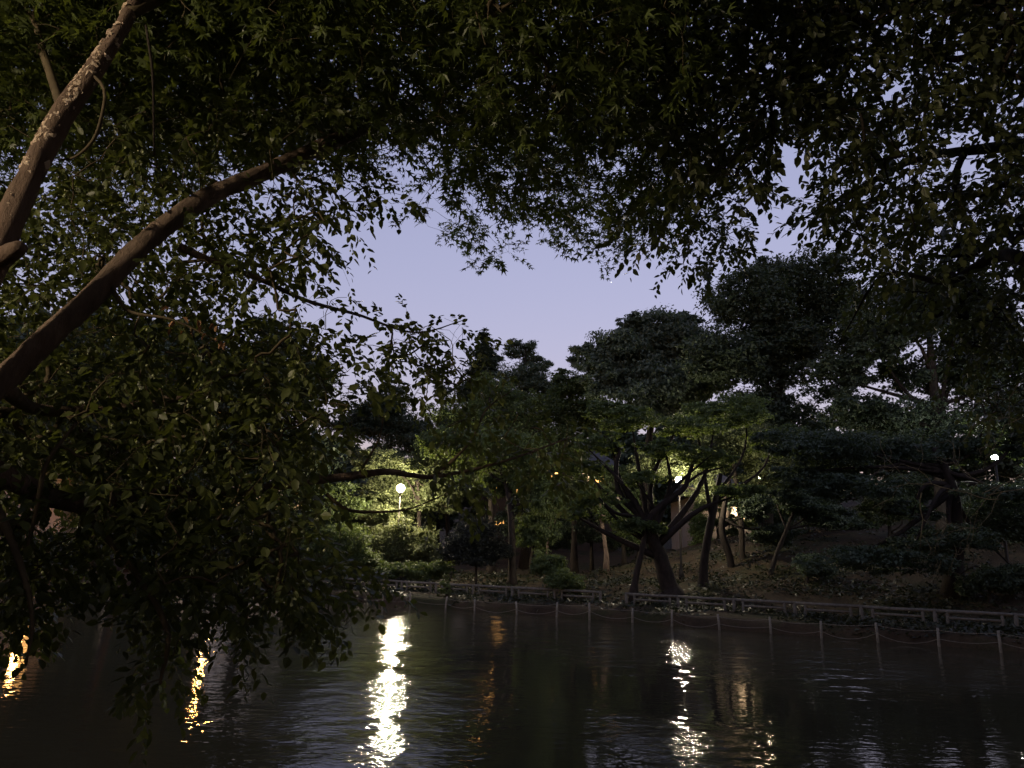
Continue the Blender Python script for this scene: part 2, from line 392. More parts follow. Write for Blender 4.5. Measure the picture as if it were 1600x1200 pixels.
house('pale walled house on the slope behind the maples', 1088, 1175, 775, 870, 44, M['wall'],
      [(1152, 800, .8, .8, 'win2')])
house('cream house at the pond end with a warm lit window', -40, 110, 735, 830, 56, M['wall'], [(72, 772, 1.3, 1.0, 'win')])

# ------------------------------------------------------------------ far fences
def along(u, s): 
    x, y = xy(u, s); return np.array([x, y, float(ground_z(x, y))])
bank_ang = math.atan2(BT[1], BT[0])
def rustic_fence(label, u0_, n, s, bay=1.9, hgt=.37):
    t = root('rustic_fence', label, 'fence', along(u0_ + n * bay / 2, s), 'low rustic bank fences'); o = np.array(t.location)
    def cyl(r, z0, z1, tip=.0):
        m = MB(); m.lathe([(r, z0), (r * 1.03, (z0 + z1) / 2), (r, z1 - .02), (r * .75, z1)], sides=9); return m
    post = cyl(.055, -.2, hgt + .05); bal = cyl(.042, -.2, hgt - .02)
    post_me = bal_me = None
    for i in range(n + 1):
        p = along(u0_ + i * bay, s)
        if post_me is None: q = post.build('post', M['conc'], t, True); post_me = q.data
        else: q = link('post', post_me, t)
        q.location = tuple(p - o); q.rotation_euler = (rng.normal(0, .02), rng.normal(0, .02), rng.uniform(0, 6))
        if i == n: break
        p2 = along(u0_ + (i + 1) * bay, s)
        m = MB(); m.tube([p + (0, 0, hgt), (p + p2) / 2 + (0, 0, hgt + rng.normal(0, .01)), p2 + (0, 0, hgt)], [.048, .05, .046], 9); m.build('top_rail', M['conc'], t, True, o)
        bs = []
        for off in (.3, bay - .3):
            b_ = along(u0_ + i * bay + off, s); bs.append(b_)
            if bal_me is None: q = bal.build('baluster', M['conc'], t, True); bal_me = q.data
            else: q = link('baluster', bal_me, t)
            q.location = tuple(b_ - o); q.rotation_euler = (rng.normal(0, .02), rng.normal(0, .02), rng.uniform(0, 6))
        m = MB(); m.tube([bs[0] + (0, 0, hgt * .52), bs[1] + (0, 0, hgt * .52)], [.036, .036], 8); m.build('middle_rail', M['conc'], t, True, o)
rustic_fence('low rustic concrete fence on the far bank below the glowing lamp bushes', -6.0, 8, 1.7)
rustic_fence('low rustic concrete fence on the far bank in front of the leaning tree', 10.2, 9, 1.75)
# stakes and ropes standing in the water
t = root('stake_fence', 'row of pale stakes linked by thin ropes along the far waterline', 'fence', (*xy(10, -.45), 0)); o = np.array(t.location)
stake_px = [(505, 932), (557, 933), (604, 937), (652, 941), (699, 943.5), (752, 947), (805, 950), (864, 955), (913, 960), (971, 963), (1027, 968), (1091, 972), (1156, 978), (1231, 984), (1301, 991), (1383, 999), (1474, 1005), (1566, 1014), (1660, 1024)]
sp_ = [onz(a, b, 0.0) for a, b in stake_px]
us_ = [us(p[0], p[1])[0] for p in sp_]
tops = []
for k, uq in enumerate(us_):
    x, y = xy(uq, -.4 + rng.normal(0, .06)); h_ = .47 + rng.normal(0, .03); lean = rng.normal(0, .025, 2)
    m = MB(); m.tube([(x, y, -.4), (x + lean[0] * .5, y + lean[1] * .5, h_ * .5), (x + lean[0], y + lean[1], h_)], [.036, .035, .032], 8)
    m.build('stake', M['stake'], t, True, o); tops.append(np.array([x + lean[0], y + lean[1], h_]))
for a, b in zip(tops[:-1], tops[1:]):
    for dz, sag in ((-.06, .05), (-.27, .12)):
        q = np.linspace(0, 1, 7)[:, None]; P = a + (b - a) * q; P[:, 2] += dz - sag * rng.uniform(.5, 1.5) * 4 * (q * (1 - q))[:, 0]
        m = MB(); m.tube(P, .007, 4); m.build('rope', M['rope'], t, False, o)

# ------------------------------------------------------------------ far trees
def crown_points(blobs, n, puff=.30, flat=.62):
    """leaf positions in lumpy puffs filling ellipsoids (centre, rx, ry, rz), with stray shoots between them"""
    full = []
    for b in blobs:
        full.append(b)
        for _ in range(2):
            d = rng.normal(0, 1, 3); d /= np.linalg.norm(d); k = rng.uniform(.4, .62); full.append((b[0] + d * np.array(b[1:]) * rng.uniform(.65, .95), b[1] * k, b[2] * k, b[3] * k))
    vol = np.array([b[1] * b[3] for b in full]); cnt = (n * vol / vol.sum()).astype(int); P = []; Nn = []
    for (c, rx, ry, rz), k in zip(full, cnt):
        if k < 5: continue
        npf = max(8, int(k / 80)); d = rng.normal(0, 1, (npf, 3)); d /= np.linalg.norm(d, axis=1)[:, None]
        rr = rng.uniform(.25, 1.06, npf) ** .6; pc = c + d * rr[:, None] * np.array([rx, ry, rz]) * .92
        pr = puff * (rx * ry * rz) ** (1 / 3) * rng.uniform(.35, 1.5, npf)
        wt = pr ** 2; w_ = rng.choice(npf, k, p=wt / wt.sum()); e = rng.normal(0, 1, (k, 3)); e /= np.linalg.norm(e, axis=1)[:, None]
        ra = rng.uniform(0, 1, k) ** .5 * np.where(rng.random(k) < .15, 1.3, 1.0)
        off = e * ra[:, None] * pr[w_][:, None] * np.array([1.15, 1.15, flat])
        q = pc[w_] + off
        st_ = rng.random(k) < .16; e2 = np.clip(rng.normal(0, .36, (k, 3)), -.55, .55) * np.array([rx, ry, rz]); q[st_] = (c + e2)[st_]
        P.append(q); Nn.append(e * .6 + np.array([0, 0, .8]) + rng.normal(0, .45, (k, 3)))
    return np.concatenate(P), np.concatenate(Nn), cnt
def leaf_cloud(P, N_, size, droop=.5):
    n = len(P); d = rng.normal(0, 1, (n, 3)); d[:, 2] = d[:, 2] * .4 - droop
    return P, basis(d, N_), size * rng.uniform(.6, 1.35, n)
def far_tree(name, label, base_px, Y, trunk, blobs, n, lsize, lm, bm='bark_dark', group=None, cat='tree', puff=.30, flat=.62, droop=.5, deep=.85, forks=()):
    """trunk: list of (px, py, dY, radius); blobs: (px, py, rx px, ry px, dY)"""
    rows = [(a, b, Y + dy, r) for a, b, dy, r in trunk]
    P, rad = path_px(rows, max(8, 5 * len(rows)))
    gz = float(ground_z(P[0][0], P[0][1])); P[0][2] = min(P[0][2], gz - .15)
    o = np.array([P[0][0], P[0][1], gz])
    if P[1][2] - gz > .3 and P[0][2] < gz: pass
    t = root(name, label, cat, o, group)
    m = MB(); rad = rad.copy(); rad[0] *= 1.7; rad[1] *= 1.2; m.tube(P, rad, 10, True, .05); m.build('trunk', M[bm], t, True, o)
    for rows_ in forks:
        fp, fr_ = path_px([(a, b, Y + dy, r) for a, b, dy, r in rows_], 16); m = MB(); m.tube(fp, fr_, 9, True, .06); m.build('limb', M[bm], t, True, o)
    bl = []
    for px, py, rx, ry, dy in blobs:
        c = at(px, py, Y + dy); sc_ = (Y + dy) / FPX
        bl.append((c, rx * sc_, max(rx, ry) * sc_ * deep, ry * sc_))
        k = int(len(P) * rng.uniform(.5, .85)); a = P[k]; mid = (a + c) / 2 + rng.normal(0, .25, 3); end = c + rng.normal(0, .2, 3)
        q = smooth_path([a, mid, end], 8); m = MB(); m.tube(q, np.linspace(rad[k] * .6, .02, 8), 6, True, .05); m.build('limb', M[bm], t, True, o)
    cp, cn, _ = crown_points(bl, int(n * 4.4), puff, flat)
    LP, R, S = leaf_cloud(cp, cn, lsize * .88, droop)
    me = scatter_mesh('crown', DIAM_V, DIAM_F, LP - o, R, S, M[lm]); c = link('crown', me, t); c['kind'] = 'stuff'
    return t
FT = far_tree
# right hand wood
FT('chestnut_tree', 'broad drooping crown rising left of the taller dark crown, against the sky', None, 38,
   [(1003, 885, 0, .24), (1006, 760, 0, .2), (1020, 640, 0, .16), (1030, 560, 0, .1)],
   [(975, 560, 62, 55, 0), (1040, 530, 70, 50, 1), (945, 590, 42, 34, -1), (1030, 610, 85, 45, -1), (1095, 560, 55, 60, 1), (985, 505, 30, 20, 0)], 17000, .24, 'far_blue', puff=.24, flat=.5, droop=.9)
FT('oak_tree', 'tallest dark crown on the far bank, right of the drooping chestnut', None, 35,
   [(1195, 890, 0, .38), (1200, 760, 0, .3), (1215, 620, 0, .22), (1230, 500, 0, .12)],
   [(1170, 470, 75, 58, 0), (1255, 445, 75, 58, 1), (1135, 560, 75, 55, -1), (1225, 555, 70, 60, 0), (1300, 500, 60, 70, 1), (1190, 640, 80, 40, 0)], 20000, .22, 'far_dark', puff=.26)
FT('evergreen_tree', 'black evergreen crown with sky gaps behind the right hand leaves', None, 31,
   [(1478, 860, 0, .34), (1470, 740, 0, .28), (1462, 640, 0, .22), (1450, 500, 0, .1)],
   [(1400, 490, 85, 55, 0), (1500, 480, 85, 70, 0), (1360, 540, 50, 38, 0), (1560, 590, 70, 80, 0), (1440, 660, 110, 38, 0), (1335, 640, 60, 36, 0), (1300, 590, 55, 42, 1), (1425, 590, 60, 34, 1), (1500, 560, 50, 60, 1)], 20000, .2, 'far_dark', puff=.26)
FT('maple_tree', 'wide maple spreading layered leaves above the right hand stakes', None, 24.5,
   [(1490, 915, 0, .28), (1492, 830, 0, .25), (1486, 760, -.3, .19), (1460, 700, -.5, .1)],
   [(1320, 700, 95, 32, 0), (1430, 705, 90, 34, .5), (1500, 690, 44, 36, 0), (1610, 690, 40, 40, 0), (1560, 655, 60, 24, 0), (1560, 770, 70, 24, -1), (1350, 760, 80, 26, -1), (1250, 745, 55, 26, 0), (1320, 872, 80, 24, -1.0), (1430, 868, 70, 28, -1.0), (1560, 800, 60, 50, 1), (1250, 690, 70, 30, 1), (1400, 800, 70, 20, 0), (1500, 840, 60, 24, -1), (1590, 900, 50, 20, -1)], 19000, .13, 'far_dark', puff=.26, flat=.35)
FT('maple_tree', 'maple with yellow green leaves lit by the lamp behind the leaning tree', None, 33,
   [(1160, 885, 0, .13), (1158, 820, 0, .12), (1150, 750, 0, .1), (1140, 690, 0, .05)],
   [(1090, 725, 55, 30, 0), (1160, 690, 70, 32, 0), (1120, 770, 50, 26, .5), (1200, 740, 50, 30, 0), (1020, 725, 40, 26, 1)], 9000, .14, 'far_lamplit', puff=.26, flat=.4)
# the leaning tree
FT('leaning_tree', 'black leaning tree with forked limbs at the far water edge', None, 28,
   [(1050, 927, 0, .36), (1042, 905, 0, .31), (1032, 872, -.1, .27), (1018, 838, -.3, .25), (1008, 812, -.4, .2)],
   [(935, 690, 48, 20, -.5), (985, 655, 55, 22, 0), (1075, 665, 60, 20, -.5), (905, 735, 42, 18, 0), (930, 775, 36, 14, -.8), (1130, 650, 50, 24, 0), (940, 640, 40, 20, .5), (1010, 745, 40, 12, -1), (895, 800, 30, 14, -.6), (1110, 715, 46, 16, -1), (1150, 765, 40, 16, -1), (1040, 700, 50, 16, -1)], 11000, .12, 'far_green', puff=.24, flat=.35,
   forks=([(1010, 822, -.35, .19), (1026, 797, -.5, .14), (1050, 778, -.6, .115), (1070, 761, -.7, .10), (1078, 738, -.8, .075), (1090, 712, -1, .035), (1120, 690, -1.1, .015)],
          [(1012, 825, -.4, .18), (996, 802, -.3, .13), (975, 782, -.3, .11), (964, 757, -.4, .10), (963, 722, -.5, .085), (968, 704, -.5, .07), (952, 688, -.6, .05), (930, 670, -.8, .02)],
          [(1006, 815, -.4, .10), (985, 806, -.8, .07), (960, 800, -1.2, .05), (930, 772, -1.4, .02)], [(1072, 755, -.7, .06), (1100, 738, -.9, .04), (1140, 728, -1.0, .015)]))
# middle of the far bank
FT('cypress_tree', 'slender pointed conifer top at the middle of the skyline', None, 52,
   [(758, 860, 0, .25), (758, 700, 0, .18), (757, 520, 0, .03)],
   [(757, 530, 9, 20, 0), (757, 556, 22, 15, 0), (757, 580, 30, 18, 0), (752, 612, 34, 24, 0), (755, 655, 40, 30, 0)], 9000, .2, 'far_dark', puff=.4, flat=.4, droop=.2)
FT('redwood_tree', 'feathery tree with wispy tips beside the pointed conifer', None, 47,
   [(822, 870, 0, .3), (822, 740, 0, .2), (820, 545, 0, .03)],
   [(803, 545, 16, 20, 0), (826, 552, 16, 24, .5), (845, 570, 22, 14, 0), (815, 590, 46, 26, 0), (825, 630, 60, 34, 0), (810, 685, 60, 40, 0), (862, 615, 22, 30, 0)], 15000, .17, 'far_blue', puff=.3, flat=.5, droop=.2)
FT('broad_tree', 'broad light green tree right of the glowing lamp, below the pointed conifer', None, 40.2,
   [(768, 895, 0, .2), (768, 800, 0, .17), (766, 700, 0, .1), (765, 620, 0, .05)],
   [(770, 610, 46, 34, .6), (720, 650, 52, 36, 0), (825, 645, 52, 40, .4), (690, 700, 46, 34, -.4), (780, 690, 80, 46, 0), (855, 690, 46, 40, 0), (740, 740, 50, 26, 0)], 10000, .16, 'far_green', puff=.28)
FT('maple_tree', 'rounded reddish green crown between the feathery tree and the chestnut', None, 41,
   [(897, 880, 0, .16), (897, 760, 0, .13), (895, 640, 0, .05)],
   [(892, 605, 34, 28, 0), (900, 650, 48, 34, 0), (880, 700, 46, 30, 0)], 9000, .17, 'far_green', puff=.28, flat=.5)
FT('willow_tree', 'drooping tree with a slim dark trunk right of the round black shrub', None, 34.5,
   [(800, 915, 0, .2), (800, 860, 0, .17), (797, 790, 0, .15), (785, 740, 0, .1), (760, 690, 0, .05)],
   [(760, 700, 62, 36, 0), (825, 715, 52, 36, 0), (850, 775, 32, 36, 0), (845, 830, 34, 34, .4), (770, 760, 34, 22, 1), (700, 690, 40, 26, 0)], 12000, .13, 'far_green', puff=.26, flat=.7, droop=1.4)
FT('young_tree', 'thin young tree with sparse top left of the pointed conifer', None, 44,
   [(700, 880, 0, .12), (698, 740, 0, .1), (692, 620, 0, .04), (690, 590, 0, .02)],
   [(690, 612, 16, 12, 0), (705, 655, 32, 16, 0), (680, 690, 40, 24, 0), (712, 730, 40, 28, 0)], 4600, .17, 'far_dark', puff=.28)
FT('rounded_tree', 'small rounded crown above the glowing lamp', None, 50,
   [(612, 880, 0, .2), (612, 740, 0, .15), (610, 640, 0, .05)],
   [(615, 620, 26, 24, 0), (602, 655, 50, 28, 0), (640, 680, 50, 28, 0), (565, 665, 44, 26, 0)], 9000, .2, 'far_dark')
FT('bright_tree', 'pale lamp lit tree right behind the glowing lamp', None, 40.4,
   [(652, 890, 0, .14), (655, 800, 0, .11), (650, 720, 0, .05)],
   [(640, 730, 48, 26, 0), (590, 720, 44, 26, 0), (655, 780, 44, 30, .6), (600, 795, 50, 30, 0.5), (690, 770, 38, 32, .5), (620, 765, 50, 30, 1.2), (680, 720, 44, 28, .5)], 13000, .15, 'far_lamplit', puff=.26, flat=.45)
# left behind the hanging leaves
FT('dark_tree', 'large dark crown behind the snowbell, its top edge against the sky', None, 39,
   [(380, 900, 0, .3), (390, 760, 0, .25), (400, 600, 0, .12)],
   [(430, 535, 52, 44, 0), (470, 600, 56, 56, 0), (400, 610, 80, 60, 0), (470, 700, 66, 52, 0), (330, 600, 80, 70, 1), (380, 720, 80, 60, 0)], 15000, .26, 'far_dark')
FT('dark_tree', 'large dark crown at the pond end behind the thick brown limb', None, 46,
   [(190, 900, 0, .3), (190, 760, 0, .25), (190, 600, 0, .12)],
   [(150, 560, 110, 80, 0), (250, 620, 90, 80, 0), (60, 600, 110, 80, 0), (180, 690, 120, 42, 0)], 12000, .3, 'far_dark')
# trunks and saplings between
FT('slim_tree', 'straight slim trunk right of the leaning tree', None, 29,
   [(1098, 925, 0, .21), (1100, 880, 0, .16), (1108, 830, 0, .15), (1116, 790, 0, .13), (1126, 740, 0, .08)],
   [(1150, 640, 60, 24, 0), (1210, 690, 50, 22, 0), (1090, 640, 40, 20, 0)], 4200, .13, 'far_green', flat=.4)
FT('slim_tree', 'thin trunk leaning right with a lit edge on the slope', None, 30,
   [(1200, 915, 0, .10), (1212, 870, 0, .085), (1226, 835, 0, .08), (1240, 800, 0, .05)],
   [(1265, 790, 40, 18, 0), (1230, 770, 36, 16, 0), (1290, 815, 34, 14, 0)], 3000, .13, 'far_dark', flat=.4)
FT('slim_tree', 'very thin pale trunk among lit leaves right of the drooping tree', None, 38,
   [(853, 880, 0, .07), (856, 850, 0, .06), (860, 825, 0, .055), (868, 790, 0, .04)],
   [(875, 790, 28, 18, 0), (900, 770, 30, 18, 0)], 2600, .13, 'far_lamplit', bm='bark')
FT('slim_tree', 'thin trunk left of the leaning tree with a lit pale side', None, 36,
   [(948, 870, 0, .10), (944, 840, 0, .09), (938, 800, 0, .08), (935, 760, 0, .05)],
   [(930, 770, 30, 18, 0), (960, 800, 30, 14, 0)], 2200, .13, 'far_green', bm='bark')
FT('slim_tree', 'short trunk close to the foot of the leaning tree', None, 27.5,
   [(990, 925, 0, .13), (996, 890, 0, .11), (1004, 855, 0, .1), (1012, 815, 0, .06)],
   [(985, 820, 30, 12, 0), (1025, 825, 22, 10, 0)], 1600, .11, 'far_green')
FT('slim_tree', 'dark trunk with bowed stem on the slope below the pale house', None, 32,
   [(1145, 905, 0, .17), (1140, 870, 0, .15), (1128, 830, 0, .14), (1132, 790, 0, .11), (1140, 750, 0, .08)],
   [(1175, 790, 40, 18, 0), (1210, 835, 40, 16, 0)], 2600, .13, 'far_dark')
# shrubs
def shrub(name, label, px, py, Y, blobs, n, ls, lm, **k):
    gx = at(px, py, Y); gz = float(ground_z(gx[0], gx[1])); q = project(np.array([gx[0], gx[1], gz])); b0 = blobs[0]
    return FT(name, label, None, Y, [(q[0], q[1], 0, .06), (q[0], (q[1] + b0[1]) / 2, 0, .05), (b0[0], b0[1], 0, .02)], blobs, n, ls, lm, cat='shrub', **k)
shrub('round_shrub', 'round black clipped shrub between the lit bushes and the drooping tree', 745, 890, 33.5, [(742, 842, 44, 32, 0), (712, 856, 26, 22, 0), (772, 858, 26, 22, 0), (740, 868, 46, 14, 0)], 9000, .10, 'shrub_dark')
shrub('leafy_bush', 'pale green bush shining under the glowing lamp', 640, 890, 38.3, [(645, 845, 40, 30, 0), (605, 840, 34, 30, .6), (672, 862, 26, 24, 0), (625, 872, 40, 20, 0), (600, 805, 26, 20, 1)], 8500, .12, 'far_lamplit')
shrub('leafy_bush', 'darker bush along the fence left of the round black shrub', 665, 895, 33.8, [(655, 890, 34, 14, 0), (690, 885, 22, 14, 0), (610, 892, 28, 12, 0)], 3600, .10, 'far_green')
shrub('leafy_bush', 'rounded green bush in the break between the two fences', 882, 925, 28.6, [(882, 905, 28, 20, 0), (868, 885, 20, 18, .5), (900, 915, 18, 14, 0), (850, 880, 22, 22, 1)], 5200, .09, 'far_green')
shrub('sapling', 'little pointed sapling growing in front of the low fence', 698, 937, 30.2, [(698, 912, 9, 9, 0), (698, 922, 12, 8, 0), (698, 902, 5, 6, 0)], 600, .06, 'far_green')
shrub('leafy_bush', 'grey green bush on the slope below the right hand maple', 1262, 905, 28.5, [(1262, 880, 26, 18, 0), (1285, 888, 20, 14, 0)], 2500, .10, 'far_blue')
shrub('leafy_bush', 'low bush at the water edge under the thick right hand trunk', 1545, 930, 23.5, [(1545, 905, 40, 22, 0), (1590, 900, 34, 26, 0), (1510, 915, 20, 14, 0)], 3600, .10, 'far_dark')
shrub('leafy_bush', 'tall bush at the far left end of the fence under the hanging leaves', 540, 900, 36, [(545, 850, 40, 36, 0), (510, 860, 36, 34, 0), (565, 880, 30, 20, 0)], 5200, .12, 'far_green')
FT('understory_tree', 'low leafy tree in front of the orange windows', None, 43, [(830, 880, 0, .1), (835, 830, 0, .08), (840, 790, 0, .04)], [(835, 790, 42, 22, 0), (800, 815, 40, 22, 0), (875, 815, 40, 22, 0), (850, 840, 60, 16, 0), (905, 780, 30, 22, 0)], 5000, .15, 'far_dark')
FT('understory_tree', 'low leafy tree left of the leaning trunk', None, 38, [(975, 870, 0, .09), (972, 830, 0, .08), (965, 790, 0, .04)], [(960, 800, 36, 20, 0), (1000, 780, 30, 20, 0), (985, 830, 44, 14, 0), (940, 740, 40, 24, 0), (1000, 740, 40, 22, 1)], 4600, .14, 'far_green')
FT('understory_tree', 'low dark tree in front of the pale house corner', None, 37, [(1215, 880, 0, .1), (1210, 830, 0, .08), (1215, 790, 0, .05)], [(1215, 800, 36, 20, 0), (1190, 770, 34, 16, 0), (1260, 780, 50, 24, 0), (1300, 810, 50, 18, 0), (1240, 835, 36, 10, 0)], 5200, .14, 'far_dark')
FT('understory_tree', 'low dark tree on the slope left of the thick right hand trunk', None, 33, [(1390, 890, 0, .1), (1390, 840, 0, .08), (1390, 790, 0, .05)], [(1390, 790, 50, 22, 0), (1430, 760, 50, 22, 0), (1350, 815, 44, 12, 0), (1440, 830, 40, 12, 0)], 4600, .13, 'far_dark')
FT('understory_tree', 'low dark tree right of the thick right hand trunk', None, 31, [(1560, 890, 0, .1), (1560, 840, 0, .08), (1560, 790, 0, .05)], [(1560, 790, 60, 26, 0), (1640, 740, 50, 50, 0), (1540, 840, 60, 22, 0), (1600, 850, 60, 24, 0)], 4600, .13, 'far_dark')
FT('understory_tree', 'low leafy tree straight in front of the pale house', None, 40, [(1120, 880, 0, .08), (1122, 840, 0, .07), (1125, 800, 0, .04)], [(1105, 790, 26, 12, 0), (1140, 780, 30, 12, 0), (1125, 818, 30, 8, 0), (1165, 815, 24, 12, 0), (1110, 850, 30, 12, 0), (1160, 860, 36, 12, 0), (1090, 820, 20, 30, 0), (1150, 835, 20, 10, 0)], 5200, .14, 'far_green')
FT('understory_tree', 'low leafy tree in front of the brown house right half', None, 42, [(925, 880, 0, .09), (924, 830, 0, .08), (926, 780, 0, .04)], [(930, 800, 40, 18, 0), (895, 830, 40, 18, 0), (950, 840, 40, 16, 0), (1000, 850, 40, 18, 0), (915, 765, 26, 14, 0)], 4200, .14, 'far_dark')
FT('understory_tree', 'low dark tree at the pond end in front of the cream house', None, 52, [(120, 900, 0, .12), (122, 850, 0, .1), (125, 800, 0, .05)], [(135, 790, 40, 40, 0), (180, 830, 60, 40, 0), (20, 850, 70, 36, 0), (110, 860, 70, 30, 0)], 4200, .2, 'far_dark')
FT('understory_tree', 'low dark tree behind the trailing snowbell leaves', None, 43, [(300, 900, 0, .12), (302, 850, 0, .1), (300, 800, 0, .05)], [(290, 800, 60, 40, 0), (250, 850, 60, 36, 0), (390, 820, 46, 50, 0), (340, 865, 60, 26, 0)], 4200, .18, 'far_dark')
FT('understory_tree', 'low green tree left of the tall bush by the fence end', None, 39, [(455, 900, 0, .12), (456, 850, 0, .1), (455, 800, 0, .05)], [(450, 790, 46, 46, 0), (490, 830, 46, 40, 0), (440, 860, 50, 26, 0), (530, 780, 40, 40, 0)], 4200, .16, 'far_green')
# skyline wood behind everything: individual trees
back = [(40, 520), (150, 500), (260, 510), (520, 690), (600, 700), (690, 690), (790, 690), (880, 690), (980, 660), (1080, 640), (1180, 640), (1280, 660), (1380, 650), (1480, 690), (1580, 650), (1680, 640), (-60, 520)]
back_lab = ['dim background tree left of the cream house at the pond end', 'dim background tree above the cream house at the pond end', 'dim background tree behind the pond end crown', 'dim background tree left of the glowing lamp',
            'dim background tree behind the rounded crown over the lamp', 'dim background tree behind the sparse young tree', 'dim background tree behind the pointed conifer', 'dim background tree behind the reddish green crown',
            'dim background tree behind the drooping chestnut', 'dim background tree between chestnut and tallest crown', 'dim background tree behind the tallest dark crown', 'dim background tree right of the tallest dark crown',
            'dim background tree left of the black evergreen', 'dim background tree behind the black evergreen', 'dim background tree right of the black evergreen', 'dim background tree past the right edge lamp', 'dim background tree past the pond end']
proto = None
for (px, py), lab in zip(back, back_lab):
    Y = 62 + rng.uniform(-4, 6); p = at(px, py, Y); gz = float(ground_z(p[0], p[1]))
    if proto is None:
        ob = np.array([p[0], p[1], gz]); proto = root('background_tree', lab, 'tree', ob, 'background trees')
        m = MB(); m.tube([(0, 0, -.3), (.1, 0, 3), (0, .1, 6), (.1, .2, 8.5)], [.35, .27, .2, .06], 8, True, .05); m.build('trunk', M['bark_dark'], proto, True)
        bl = [(np.array([0, 0, 8.0]), 3.6, 3.4, 2.8), (np.array([1.8, .5, 6]), 3, 3, 2), (np.array([-2, -.4, 5.8]), 3, 3, 2), (np.array([.3, -.8, 3.6]), 3.8, 3.4, 1.9)]
        cp, cn, _ = crown_points(bl, 14000); LP, R, S = leaf_cloud(cp, cn, .5)
        c = link('crown', scatter_mesh('crown', DIAM_V, DIAM_F, LP, R, S, M['far_dark']), proto); c['kind'] = 'stuff'; kids = list(proto.children); ztop = 10.8; o_ = proto
    else:
        o_ = proto.copy(); col.objects.link(o_); o_['label'] = lab
        for k_ in kids: q = k_.copy(); col.objects.link(q); q.parent = o_
    o_.location = (p[0], p[1], gz); o_.rotation_euler = (0, 0, rng.uniform(0, 6.28))
    s_ = (p[2] - gz) / 10.8; o_.scale = (max(s_, .75) * rng.uniform(.95, 1.2),) * 2 + (s_,)

# unseen near bank trees behind and beside the viewpoint, added to block sky light
def bank_tree(label, x, y, blobs, n=9000, ls=.42, lm='broad', name='bank_tree', cat='tree'):
    gz = float(ground_z(x, y)); o = np.array([x, y, gz]); t = root(name, label, cat, o, 'unseen shading trees of the near bank' if cat == 'tree' else None)
    c0 = np.mean([b_[0] for b_ in blobs], 0); k_ = min(1, c0[2] / 6); q = smooth_path([[x, y, gz - .2, .3 * k_], [x + .1, y, gz + 2.2 * k_ ** 1.5, .22 * k_], [(x + c0[0]) / 2, (y + c0[1]) / 2, 5 * k_ ** 1.3, .17 * k_], [*c0, .06 * k_]], 16)
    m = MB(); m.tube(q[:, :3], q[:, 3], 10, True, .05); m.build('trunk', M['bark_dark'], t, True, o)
    bl = [(np.array(c_), a_, b_, d_) for c_, a_, b_, d_ in blobs]
    for c_, *_r in bl:
        m = MB(); m.tube(smooth_path([q[9, :3], (q[9, :3] + c_) / 2 + rng.normal(0, .3, 3), c_], 8), np.linspace(.11 * k_, .03 * k_, 8), 6, True, .05); m.build('limb', M['bark_dark'], t, True, o)
    cp, cn, _ = crown_points(bl, n, .4); LP, R, S = leaf_cloud(cp, cn, ls)
    c_ = link('crown', scatter_mesh('crown', DIAM_V, DIAM_F, LP - o, R, S, M[lm]), t); c_['kind'] = 'stuff'
bank_tree('unseen near bank tree spreading over the viewpoint', 1.5, -2.6, [((0, -.5, 8.4), 4.2, 3.6, 1.9), ((2.5, -4, 8), 4, 4, 2.5), ((-2.8, 1.4, 9.3), 3.6, 2.6, 1.5), ((3, 1.2, 9.3), 3.6, 2.6, 1.5)], 22000)
bank_tree('unseen near bank tree behind the lit lamp', -9, -5, [((-8, -4.5, 7.8), 4.5, 4, 2.6), ((-11, -1, 7), 3.6, 4, 3)], 14000)
bank_tree('unseen near bank tree left of the snowbell', -11, 5, [((-9.5, 3, 7.5), 3.6, 4.2, 3), ((-11.5, 7, 6), 3.2, 4, 4)], 14000)
bank_tree('unseen near bank tree right of the dark broadleaf', 9.5, 3.5, [((9.5, 2.5, 7), 3.6, 3.8, 3.4), ((10.5, 5, 4.5), 2.6, 3, 3)], 14000)
bank_tree('unseen near bank tree far right', 12, 9, [((13, 9, 6.5), 3.2, 4, 4), ((15, 12, 6), 3.5, 3.5, 4)], 10000)
bank_tree('unseen added shrub shading the low snowbell leaves from the lit lamp', -3.5, 1.0, [((-3.5, 1.2, 2.2), 1.15, .8, 1.1), ((-4.4, .9, 2.0), 1.1, .8, 1.2)], 9000, .17, name='shade_shrub', cat='shrub')  # unseen, added to keep lamp light off the lower snowbell leaves
bank_tree('unseen near bank tree behind the viewpoint, left one', -4, -10, [((-4, -9.5, 6), 5, 3.5, 4.5)], 12000)
bank_tree('unseen near bank tree behind the viewpoint, right one', 6, -9.5, [((6, -8.5, 6), 5, 3.5, 4.5)], 12000)

# leaf litter / bamboo grass on the slope and bank grass
nc_ = 900; uc = rng.uniform(-14, 42, nc_); sc2 = np.abs(rng.normal(0, 1, nc_)) * 6.5 + .25; hc = rng.uniform(.08, .42, nc_) * np.where(sc2 < 2.6, .45, 1)
n = 46000; w_ = rng.integers(0, nc_, n); uq = uc[w_] + rng.normal(0, .42, n); sq = np.maximum(sc2[w_] + rng.normal(0, .38, n), .12); X, Y_ = xy(uq, sq); Z = ground_z(X, Y_) + hc[w_] * rng.uniform(0, 1, n) * np.exp(-((uq - uc[w_]) ** 2 + (sq - sc2[w_]) ** 2) * 2.2)
d = rng.normal(0, 1, (n, 3)); d[:, 2] = d[:, 2] * .4 + .1; nn = rng.normal(0, .55, (n, 3)) + [0, 0, 1]
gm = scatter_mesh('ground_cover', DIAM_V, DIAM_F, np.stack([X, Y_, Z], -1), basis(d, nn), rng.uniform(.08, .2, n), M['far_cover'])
gco = link('ground_cover', gm); gco['kind'] = 'stuff'; gco['label'] = 'bamboo grass and weeds covering the far bank slope'; gco['category'] = 'ground cover'

